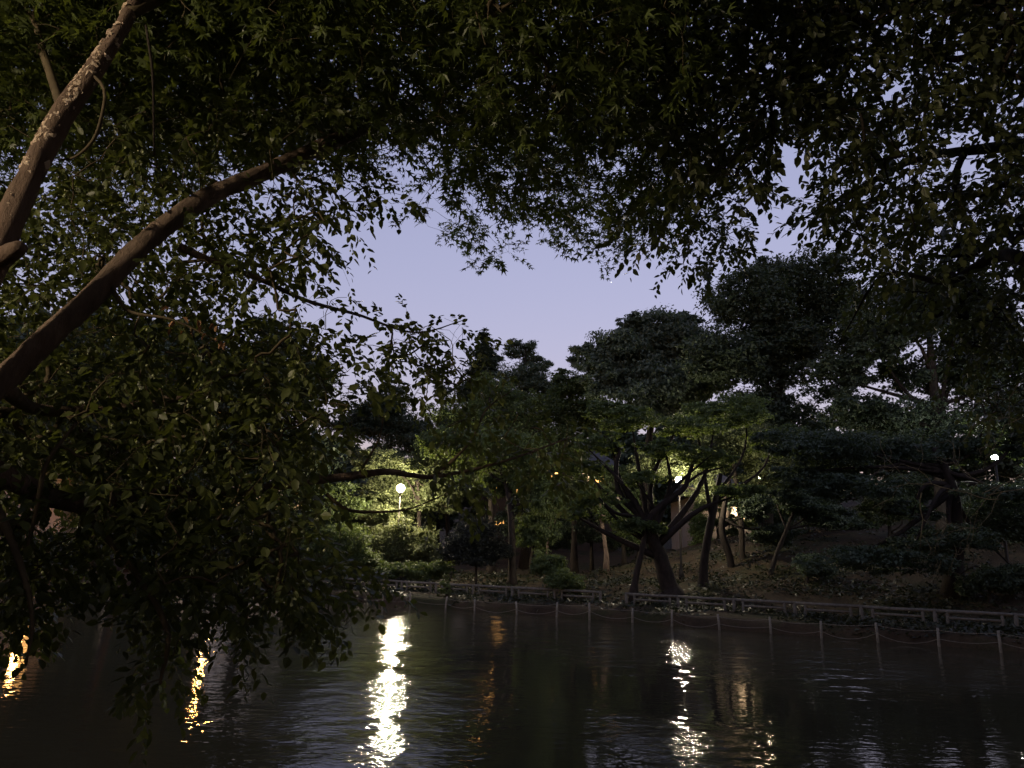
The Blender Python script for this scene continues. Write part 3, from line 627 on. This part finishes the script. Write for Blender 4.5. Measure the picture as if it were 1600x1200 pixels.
# ------------------------------------------------------------------ near trees
def density_points(rows, y0, cell, per, ext_left=True, ext_right=True, ext_top=True):
    """ASCII density map of a leaf mass as seen in the photograph -> pixel positions of sprays"""
    out_ = []
    nr = len(rows); nc = max(len(r) for r in rows)
    for j in range(-4 if ext_top else 0, nr):
        r = rows[max(j, 0)]
        for i in range(-4 if ext_left else 0, nc + (4 if ext_right else 0)):
            ii = min(max(i, 0), nc - 1); ch = r[ii] if ii < len(r) else '.'
            if ch in '. ': continue
            k = rng.poisson(int(ch) * per)
            for _ in range(k): out_.append(((i + rng.random()) * cell, y0 + (j + rng.random()) * cell))
    return np.array(out_)
def grow(skel, centres):
    """join spray positions to the limbs by a shortest-branching network; returns nodes, parent index, descendants"""
    S = len(skel); Pn = np.vstack([skel, centres]); n = len(Pn); par = np.full(n, -1)
    c = centres; best = np.full(len(c), 1e9); bi = np.zeros(len(c), int)
    for k in range(0, S, 200):
        D = np.linalg.norm(c[:, None] - skel[None, k:k + 200], axis=2); j = D.argmin(1); dm = D[np.arange(len(c)), j]
        u_ = dm < best; best[u_] = dm[u_]; bi[u_] = j[u_] + k
    done = np.zeros(len(c), bool); order = []
    for _ in range(len(c)):
        i = int(np.where(done, 1e9, best).argmin()); done[i] = True; order.append(i); par[S + i] = bi[i]
        d_ = np.linalg.norm(c - c[i], axis=1) * 1.02; u_ = (d_ < best) & ~done; best[u_] = d_[u_]; bi[u_] = S + i
    cnt = np.ones(n)
    for i in reversed(order): cnt[par[S + i]] += cnt[S + i]
    return Pn, par, cnt, S
def branchwork(Pn, par, cnt, S, o, m, parent, r0_=.0021):
    V = []; F = []; k = 0; sides = 4
    n = len(Pn)
    a = Pn[par[S:]]; b = Pn[S:]; L = np.linalg.norm(b - a, axis=1, keepdims=True)
    mid = (a + b) / 2 + rng.normal(0, .07, a.shape) * L + np.array([0, 0, .05]) * L
    rb = np.clip(r0_ * cnt[S:] ** .42, 0, .03); ra = np.clip(rb * 1.12, 0, .032)
    pts = np.stack([a, mid, b], 1); rad = np.stack([ra, (ra + rb) / 2, rb], 1)
    T = (b - a) / (L + 1e-9); ref = np.where(np.abs(T[:, 2:3]) > .9, [[1., 0, 0]], [[0, 0, 1.]])
    N1 = np.cross(T, ref); N1 /= np.linalg.norm(N1, axis=1, keepdims=True) + 1e-9; N2 = np.cross(T, N1)
    an = np.arange(sides) * 2 * math.pi / sides
    ring = np.cos(an)[None, :, None] * N1[:, None] + np.sin(an)[None, :, None] * N2[:, None]
    VV = pts[:, :, None] + rad[:, :, None, None] * ring[:, None]
    e = len(b); base = np.arange(e)[:, None] * (3 * sides); fl = []
    for i in range(2):
        for q in range(sides):
            q2 = (q + 1) % sides; fl.append(base + np.array([[i * sides + q, i * sides + q2, (i + 1) * sides + q2, (i + 1) * sides + q]]))
    F = np.stack(fl, 1).reshape(-1)
    me = mesh_np('branchwork', VV.reshape(-1, 3) - o, F, np.arange(0, len(F), 4), m)
    ob = link('branchwork', me, parent); ob['kind'] = 'stuff'; return ob
def sprays(C, D, nl, length, lsize, kind):
    """leaves along twigs that start at C and run along D; returns leaf pos, rotation, size and the twig ends"""
    n = len(C); D = D / (np.linalg.norm(D, axis=1, keepdims=True) + 1e-9)
    L = length * rng.uniform(.6, 1.35, n)
    side = np.cross(D, [0, 0, 1.0]); side /= np.linalg.norm(side, axis=1, keepdims=True) + 1e-9
    roll = rng.normal(0, .5, n); up = np.cross(side, D); s2 = side * np.cos(roll)[:, None] + up * np.sin(roll)[:, None]
    t = (np.arange(nl)[None] + rng.uniform(.2, .8, (n, nl))) / nl
    P = C[:, None] + D[:, None] * (t * L[:, None])[..., None]; P[..., 2] -= .35 * L[:, None] * t ** 2
    sg = np.where(np.arange(nl) % 2 == 0, 1., -1.)[None, :, None]
    d = D[:, None] * rng.uniform(.3, .9, (n, nl, 1)) + s2[:, None] * sg * rng.uniform(.5, 1.0, (n, nl, 1)) + rng.normal(0, .25, (n, nl, 3))
    d[..., 2] -= .45 if kind == 'oval' else .25
    nr = np.array([0, 0, 1.0]) + rng.normal(0, .42, (n, nl, 3))
    d = d.reshape(-1, 3); P = P.reshape(-1, 3)
    pet = .012 if kind == 'oval' else .03
    dn = d / (np.linalg.norm(d, axis=1, keepdims=True) + 1e-9)
    P = P + dn * pet
    S = lsize * rng.uniform(.55, 1.25, len(P))
    end = C + D * L[:, None]; end[:, 2] -= .35 * L
    return P, basis(d, nr.reshape(-1, 3)), S, end
def foliage(parent, o, TV, TF, m, P, R, S, nparts=300):
    """the leaves that show largest become parts, the rest one mesh"""
    px, py, zc = project(P); size = S / np.maximum(zc, .3)
    ok = (px > 5) & (px < 1595) & (py > 5) & (py < 1195) & (zc > .5)
    key = (np.clip(px, 0, 1599) // 9).astype(int) * 1000 + (np.clip(py, 0, 1199) // 9).astype(int)
    ordr = np.argsort(zc); seen = set(); vis = np.zeros(len(P), bool)
    for i in ordr:
        if ok[i] and key[i] not in seen: seen.add(key[i]); vis[i] = True
    cand = np.where(vis)[0]; pick = cand[np.argsort(-size[cand])][:nparts]
    one = bpy.data.meshes.new('leaf'); one.from_pydata(TV.tolist(), [], TF); one.materials.append(m)
    for i in pick:
        q = bpy.data.objects.new('leaf', one); col.objects.link(q); q.parent = parent
        Rm = R[i] * S[i]; p = P[i] - o
        q.matrix_basis = Matrix(((*Rm[0], p[0]), (*Rm[1], p[1]), (*Rm[2], p[2]), (0, 0, 0, 1)))
    rest = np.ones(len(P), bool); rest[pick] = False
    f = link('foliage', scatter_mesh('foliage', TV, TF, P[rest] - o, R[rest], S[rest], m), parent); f['kind'] = 'stuff'
def limb(rows, name, m, parent, o, n=40, sides=14, rough=.05):
    P, r = path_px(rows, n); b = MB(); b.tube(P, r, sides, True, rough); b.build(name, m, parent, True, o); return P
def ico(n=1):
    import bmesh
    bm = bmesh.new(); bmesh.ops.create_icosphere(bm, subdivisions=n, radius=1.0); v = np.array([x.co[:] for x in bm.verts]); f = [[q.index for q in y.verts] for y in bm.faces]; bm.free(); return v, f

# --- maple overhead, its pale peeling limb top left
zb = .5
base = np.array([-2.75, 2.55, zb]); mt = root('maple_tree', 'maple arching overhead with a peeling white flecked limb and star leaves', 'tree', base); o = base
tp = at(-120, 620, 2.75)
b = MB(); q = smooth_path([[*base - (0, 0, .15), .17], [-2.65, 2.6, 1.2, .135], [*tp, .105], [*at(-62, 505, 2.8), .07]], 20); b.tube(q[:, :3], q[:, 3], 14, True, .05); b.build('trunk', M['bark_pale'], mt, True, o)
L1 = limb([(-62, 505, 2.8, .068), (-2, 385, 2.85, .060), (45, 280, 2.9, .049), (95, 185, 2.95, .049), (150, 105, 3.0, .041), (200, 25, 3.1, .031), (235, -60, 3.3, .028), (300, -190, 3.7, .025)], 'limb', M['bark_pale'], mt, o, 60, 20, .065)
limb([(-8, 410, 2.84, .045), (16, 395, 2.78, .036), (30, 387, 2.74, .030), (34, 384, 2.73, .02)], 'branch_stub', M['bark_pale'], mt, o, 10, 12, .06)
sk = [L1]
for rows in ([(205, 20, 3.1, .03), (330, -30, 3.8, .025), (480, 10, 4.8, .02), (640, 110, 5.8, .014), (700, 190, 6.4, .008)],
             [(235, -60, 3.3, .03), (420, -120, 4.2, .03), (620, -60, 5.0, .024), (800, 40, 5.6, .017), (880, 110, 6.0, .012), (930, 250, 6.6, .008)],
             [(300, -190, 3.7, .03), (560, -200, 4.6, .028), (800, -120, 5.0, .022), (900, 0, 5.3, .018), (870, 22, 5.25, .012), (800, 15, 5.2, .008), (740, 28, 5.1, .005), (700, 50, 5.0, .004)],
             [(620, -60, 5.0, .018), (900, -90, 5.6, .016), (1040, 60, 6.2, .011), (1010, 220, 6.8, .007), (930, 320, 7.2, .005)],
             [(100, 180, 2.95, .022), (70, 90, 3.3, .02), (40, 10, 3.7, .014), (-40, -60, 4.2, .01)],
             [(760, 108, 5.5, .014), (735, 130, 5.6, .01), (700, 160, 5.7, .008), (660, 205, 5.9, .005), (560, 248, 6.0, .003)]):
    sk.append(limb(rows, 'branch', M['twig'], mt, o, 24, 7, .03))
limb([(140, 112, 2.99, .008), (163, 140, 2.92, .008), (158, 185, 2.88, .008), (145, 220, 2.9, .008), (118, 245, 2.95, .006), (92, 250, 3.0, .004)], 'vine', M['twig'], mt, o, 16, 6)
limb([(228, 40, 3.0, .006), (238, 110, 3.0, .006), (240, 180, 3.0, .005), (241, 245, 3.05, .004)], 'vine', M['bark_dark'], mt, o, 12, 6)
Mrows = ["777777888877765555555555544",
         "777777888877765555555555544",
         "677777888877765555555555544",
         "667777788877765555555555543",
         "566677788877765555555555543",
         "445556667777775545555555542",
         "334445555555443235555555542",
         "3334443332.......3565555543",
         "2222222.........1.346665442",
         "2222221..........23..26643.",
         "..................33...12.."]
pp = density_points(Mrows, 0, 40, 3.1, ext_right=False); pp[:, 1] -= 26 * (pp[:, 1] > 200)
zz = rng.uniform(4.3, 6.6, len(pp)); rr = ray(pp[:, 0], pp[:, 1]); Yd = np.clip((zz - 2) / (rr[:, 2] / rr[:, 1]), 3.1, 8.2) + rng.uniform(0, .8, len(pp))
C = at(pp[:, 0], pp[:, 1], Yd)
Pn, par, cnt, S_ = grow(np.vstack(sk), C); branchwork(Pn, par, cnt, S_, o, M['twig'], mt, .0013)
Dr = (C - Pn[par[S_:]]); Dr /= np.linalg.norm(Dr, axis=1, keepdims=True) + 1e-9; Dr = Dr * .8 + rng.normal(0, .5, Dr.shape) + [.15, .3, -.05]; Dr[:, 2] *= .5
P, R, S, _ = sprays(C, Dr, 11, .22, .098, 'maple')
foliage(mt, o, MAPLE_V, MAPLE_F, M['maple'], P, R, S)
# pale crusts of bark on the limb
fk = 0
T_, N_, B_ = frames(L1)
for k in range(230):
    i = int(np.clip(rng.normal(29, 5), 5, 52)) if k > 25 else rng.integers(6, 50)
    ang_ = rng.normal(0, .75); dirv = CAM + np.array([-3.0, 0, 1.2]) - L1[i]; dirv -= T_[i] * (dirv @ T_[i]); dirv /= np.linalg.norm(dirv); sd = np.cross(T_[i], dirv)
    nd = dirv * math.cos(ang_) + sd * math.sin(ang_); rl = float(np.interp(i, [0, 18, 59], [.063, .049, .027]))
    c = L1[i] + nd * rl * .98 + T_[i] * rng.normal(0, .01); m_ = rng.integers(6, 10); aa = np.sort(rng.uniform(0, 6.28, m_)); sz = rng.uniform(.004, .018)
    tv = np.cross(nd, T_[i]); ringv = [c + nd * rng.uniform(-.004, .003) + sz * rng.uniform(.6, 1.4) * (math.cos(a) * T_[i] * 1.3 + math.sin(a) * tv) for a in aa]
    vv = ringv + [c + nd * rng.uniform(.003, .008)] + [q_ - nd * .012 for q_ in ringv]
    ff = [[j, (j + 1) % m_, m_] for j in range(m_)] + [[j, m_ + 1 + j, m_ + 1 + (j + 1) % m_, (j + 1) % m_] for j in range(m_)]
    b = MB(); b.add(vv, ff); b.build('bark_flake', M['flake'], mt, False, o)

# --- snowbell, brown limb from the left, hanging fruit
base = np.array([-3.7, 2.9, zb]); st = root('snowbell_tree', 'snowbell tree with thick brown limb, hanging fruit and leaves trailing to the water', 'tree', base); o = base
b = MB(); q = smooth_path([[*base - (0, 0, .15), .2], [-3.5, 2.92, 1.0, .16], [*at(-190, 762, 2.95), .095], [*at(-110, 692, 2.95), .068]], 20); b.tube(q[:, :3], q[:, 3], 14, True, .05); b.build('trunk', M['bark'], st, True, o)
L2 = limb([(-110, 692, 2.95, .066), (-10, 608, 3.0, .052), (70, 532, 3.1, .051), (140, 468, 3.2, .050), (210, 395, 3.35, .049), (275, 340, 3.5, .050), (340, 300, 3.7, .048), (430, 262, 4.0, .047), (540, 212, 4.5, .05), (650, 160, 5.2, .04), (760, 100, 6, .025)], 'limb', M['bark'], st, o, 110, 20, .075)
sk = [L2]
for rows in ([(280, 385, 3.5, .022), (330, 408, 3.6, .02), (410, 438, 3.8, .015), (480, 470, 4.1, .012), (560, 492, 4.5, .01), (650, 520, 5.0, .007), (725, 500, 5.4, .003)],
             [(-40, 720, 3.0, .05), (120, 790, 3.3, .04), (230, 770, 3.6, .032), (360, 770, 3.8, .026), (480, 752, 4.0, .023), (560, 742, 4.1, .021), (610, 737, 4.2, .018), (680, 745, 4.4, .012), (790, 720, 4.7, .008), (900, 680, 5.2, .004)],
             [(510, 772, 4.0, .010), (540, 795, 4.0, .009), (580, 800, 4.05, .008), (640, 795, 4.2, .005), (700, 770, 4.4, .003)],
             [(560, 742, 4.1, .008), (590, 690, 4.2, .006), (600, 650, 4.3, .004)],
             [(120, 790, 3.3, .02), (200, 880, 3.2, .012), (260, 980, 3.1, .012), (250, 1070, 3.05, .005)],
             [(-40, 720, 3.0, .02), (20, 850, 2.9, .014), (50, 960, 2.85, .008), (40, 1040, 2.85, .005)],
             [(300, 775, 3.7, .02), (380, 850, 3.6, .016), (450, 900, 3.6, .01), (470, 990, 3.6, .005)],
             [(0, 603, 3.0, .04), (60, 640, 3.6, .03), (160, 640, 3.9, .025), (330, 620, 4.2, .02), (450, 660, 4.5, .012), (540, 640, 4.8, .006)],
             [(170, 440, 3.25, .012), (200, 485, 3.2, .008), (270, 500, 3.2, .006), (345, 535, 3.25, .003)],
             [(40, 870, 2.95, .007), (60, 780, 2.95, .009), (75, 720, 3.0, .009), (120, 660, 3.1, .006)],
             [(680, 745, 4.4, .01), (735, 690, 4.6, .008), (760, 640, 4.8, .006), (800, 610, 5, .003)]):
    sk.append(limb(rows, 'branch', M['bark'] if rows[0][3] > .02 else M['twig'], st, o, 26, 8, .04))
Srows = [# from y = 160
         "11122222222211..............",
         "1112222222333211............",
         "111222233333333.............",
         "33344445555554421...........",
         "33345555555543..............",
         "4445555555444...............",
         "445555555543................",
         "44555555432.22..............",
         "4444444444322122211.........",
         "4445555555433233332.........",
         "44555555555443333331........",
         "44555555555443..12..........",
         "55555555555521...133321....",
         "5555555555541....233322....",
         "45555555554.....2222232....",
         "34.55555555421..2221......",
         "43.555555555.............",
         "555555555555.............",
         "444..4455555542..........",
         "43...345555543...........",
         "31...23422...............",
         ".....22..................",
         ".....21.................."]
pp = density_points(Srows, 160, 40, 2.1, ext_right=False, ext_top=False)
pp = pp[~((pp[:, 0] > 545) & (pp[:, 0] < 665) & (pp[:, 1] > 690) & (pp[:, 1] < 800))]
low = sstep(420, 800, pp[:, 1]); right = sstep(450, 850, pp[:, 0])
d0 = 3.2 - .4 * low + 1.3 * right; d1 = 5.2 - .6 * low + .9 * right
Yd = d0 + (d1 - d0) * rng.uniform(0, 1, len(pp)) ** .8
C = at(pp[:, 0], pp[:, 1], Yd)
# keep leaves off the front of the thick limb
lpx, lpy, lz = project(L2); lpx1, lpy1, lz1 = project(L1)
lx = np.concatenate([lpx, lpx1]); ly = np.concatenate([lpy, lpy1]); lz_ = np.concatenate([lz, lz1])
dd = np.hypot(pp[:, 0][:, None] - lx[None], pp[:, 1][:, None] - ly[None]); j = dd.argmin(1)
C = C[~((dd.min(1) < 62) & (Yd < lz_[j] + .25) & (rng.random(len(pp)) < np.where((j >= len(lpx)) | (lx[j] < 150) | ((lx[j] > 205) & (lx[j] < 285)) | ((lx[j] > 350) & (lx[j] < 440)), .82, 0.0)))]
Pn, par, cnt, S_ = grow(np.vstack(sk), C); branchwork(Pn, par, cnt, S_, o, M['twig'], st, .0011)
Dr = C - Pn[par[S_:]]; Dr /= np.linalg.norm(Dr, axis=1, keepdims=True) + 1e-9; Dr = Dr * .8 + rng.normal(0, .45, Dr.shape) + [.25, .1, -.35]
P, R, S, E = sprays(C, Dr, 12, .18, .053, 'oval')
foliage(st, o, OVAL_V, OVAL_F, M['snowbell'], P, R, S)
# fruit: little round drupes on stalks
iv, jf = ico(1); kk = rng.choice(len(P), 2600, replace=False); FP = P[kk] - np.array([0, 0, 1]) * rng.uniform(.02, .05, (2600, 1)) + rng.normal(0, .012, (2600, 3))
eye = np.tile(np.eye(3), (2600, 1, 1)); fo = link('fruit', scatter_mesh('fruit', iv * [1, 1, 1.25], jf, FP - o, eye, rng.uniform(.005, .0072, 2600), M['fruit']), st); fo['kind'] = 'stuff'
sm = MB()
for a_, c_ in zip(P[kk], FP): sm.tube([a_, c_], .0009, 3, False)
so_ = sm.build('fruit_stalks', M['twig'], st, False, o); so_.name = 'fruit_stalk'; so_['kind'] = 'stuff'
# the dead brown spray
dp = np.array([(265, 480), (272, 500), (285, 495), (290, 512), (298, 520), (310, 500), (316, 508), (322, 520), (333, 505), (340, 508), (345, 532), (352, 535), (335, 530), (268, 512)], float)
Cd = at(dp[:, 0], dp[:, 1], 3.2); one = bpy.data.meshes.new('dry_leaf'); one.from_pydata((OVAL_V * [1, .8, 1] + np.array([[0, 0, 0], [0, 0, .14], [0, 0, .1], [0, 0, 0], [0, 0, .12], [0, 0, .16]])).tolist(), [], OVAL_F); one.materials.append(M['dry'])
for c in Cd:
    q = bpy.data.objects.new('dry_leaf', one); col.objects.link(q); q.parent = st; q.location = tuple(c - o); q.rotation_euler = (rng.normal(0, .7), 1.2 + rng.normal(0, .4), rng.uniform(0, 6)); q.scale = (.042,) * 3; q['label'] = 'dead brown curled leaf'

# --- dark broadleaf tree on the right
base = np.array([5.6, 4.2, zb]); bt = root('broadleaf_tree', 'dark broadleaf tree reaching in from the right with dead bare twigs', 'tree', base); o = base
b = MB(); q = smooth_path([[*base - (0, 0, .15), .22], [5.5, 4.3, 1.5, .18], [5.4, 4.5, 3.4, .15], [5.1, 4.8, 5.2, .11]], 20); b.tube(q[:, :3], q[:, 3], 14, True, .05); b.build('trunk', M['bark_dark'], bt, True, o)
def w2px(x, y, z): 
    a_, c_, _ = project(np.array([x, y, z])); return float(a_), float(c_)
e1 = w2px(5.1, 4.8, 5.2); e2 = w2px(5.4, 4.5, 3.4)
sk = []
for rows in ([(*e1, 4.8, .08), (1640, 60, 5.2, .06), (1500, 20, 5.6, .045), (1355, -10, 6, .03), (1200, 60, 6.5, .02), (1130, 180, 6.9, .012), (1090, 330, 7.3, .006)],
             [(*e1, 4.8, .07), (1560, 230, 5.6, .05), (1430, 250, 6.2, .03), (1330, 300, 6.8, .02), (1240, 350, 7.2, .008)],
             [(*e2, 4.5, .09), (1650, 420, 5, .06), (1560, 400, 5.4, .045), (1480, 440, 5.8, .03), (1380, 430, 6.3, .015), (1320, 520, 6.8, .006)],
             [(1355, -10, 6, .022), (1352, 60, 6.1, .016), (1354, 120, 6.2, .008)],
             [(1500, 20, 5.6, .03), (1300, -60, 6.2, .024), (1150, -20, 6.6, .015), (1020, 40, 7, .008)],
             [(1130, 180, 6.9, .01), (1190, 140, 6.4, .01), (1230, 60, 6, .012)]):
    sk.append(limb(rows, 'branch', M['bark_dark'], bt, o, 26, 8, .04))
limb([(1040, -30, 5.0, .009), (1042, 10, 5.0, .008), (1046, 35, 5.0, .008), (1042, 60, 5.0, .007), (1045, 95, 5.0, .005)], 'hanging_twig', M['bark'], bt, o, 14, 6, .1)
Rrows = [# columns 22.. , from y = 0
         "..34555545554434444",
         "..34555455554434444",
         "..34544455543343444",
         "..34554455443344444",
         "..23555555544444444",
         "...355554.44443..44",
         "...35555..34444..45",
         "...35544..344444455",
         "...4554..3455555556",
         "..344443.1355555566",
         "....243....45566666",
         "...........35566666",
         "...........2.456666",
         "............1.35666",
         ".............2.3555",
         "..............1.234",
         "................223"]
pp = density_points(Rrows, 0, 40, 2.8, ext_left=False); pp[:, 0] += 22 * 40; pp[:, 1] -= 18 * (pp[:, 1] > 200)
zz = rng.uniform(4.0, 7.2, len(pp)); rr = ray(pp[:, 0], pp[:, 1]); Yd = np.clip((zz - 2) / (rr[:, 2] / rr[:, 1]), 4.2, 7.6) + rng.uniform(-.4, .8, len(pp))
C = at(pp[:, 0], pp[:, 1], Yd)
Pn, par, cnt, S_ = grow(np.vstack(sk), C); branchwork(Pn, par, cnt, S_, o, M['bark_dark'], bt, .0018)
Dr = C - Pn[par[S_:]]; Dr /= np.linalg.norm(Dr, axis=1, keepdims=True) + 1e-9; Dr = Dr * .8 + rng.normal(0, .5, Dr.shape) + [-.25, .05, -.25]
P, R, S, _ = sprays(C, Dr, 13, .22, .070, 'oval')
foliage(bt, o, OVAL_V, OVAL_F, M['broad'], P, R, S)
# dead bare twigs hanging low on the right
def dead(px, py, dx, dy, Y, depth, r):
    if depth == 0: return
    n_ = 5; pts = []; x, y = px, py
    for k in range(n_): pts.append((x, y, Y + .05 * k, r * (1 - .12 * k))); x += dx / n_ + rng.normal(0, 3); y += dy / n_ + rng.normal(0, 3)
    limb(pts, 'dead_twig', M['conc'], bt, o, 7, 4)
    for k in range(2 if depth > 1 else 0):
        a = math.atan2(dy, dx) + rng.choice([-1, 1]) * rng.uniform(.35, .9); l = math.hypot(dx, dy) * rng.uniform(.5, .8); s_ = pts[rng.integers(2, n_)]
        dead(s_[0], s_[1], l * math.cos(a), l * math.sin(a), s_[2], depth - 1, r * .6)
for (a, b_, dx, dy) in ((1640, 640, -90, 40), (1640, 720, -120, 60), (1650, 760, -140, 10), (1640, 560, -60, 60), (1560, 780, -110, -30), (1440, 770, 10, 120)):
    dead(a, b_, dx, dy, 6.5, 4, .006)
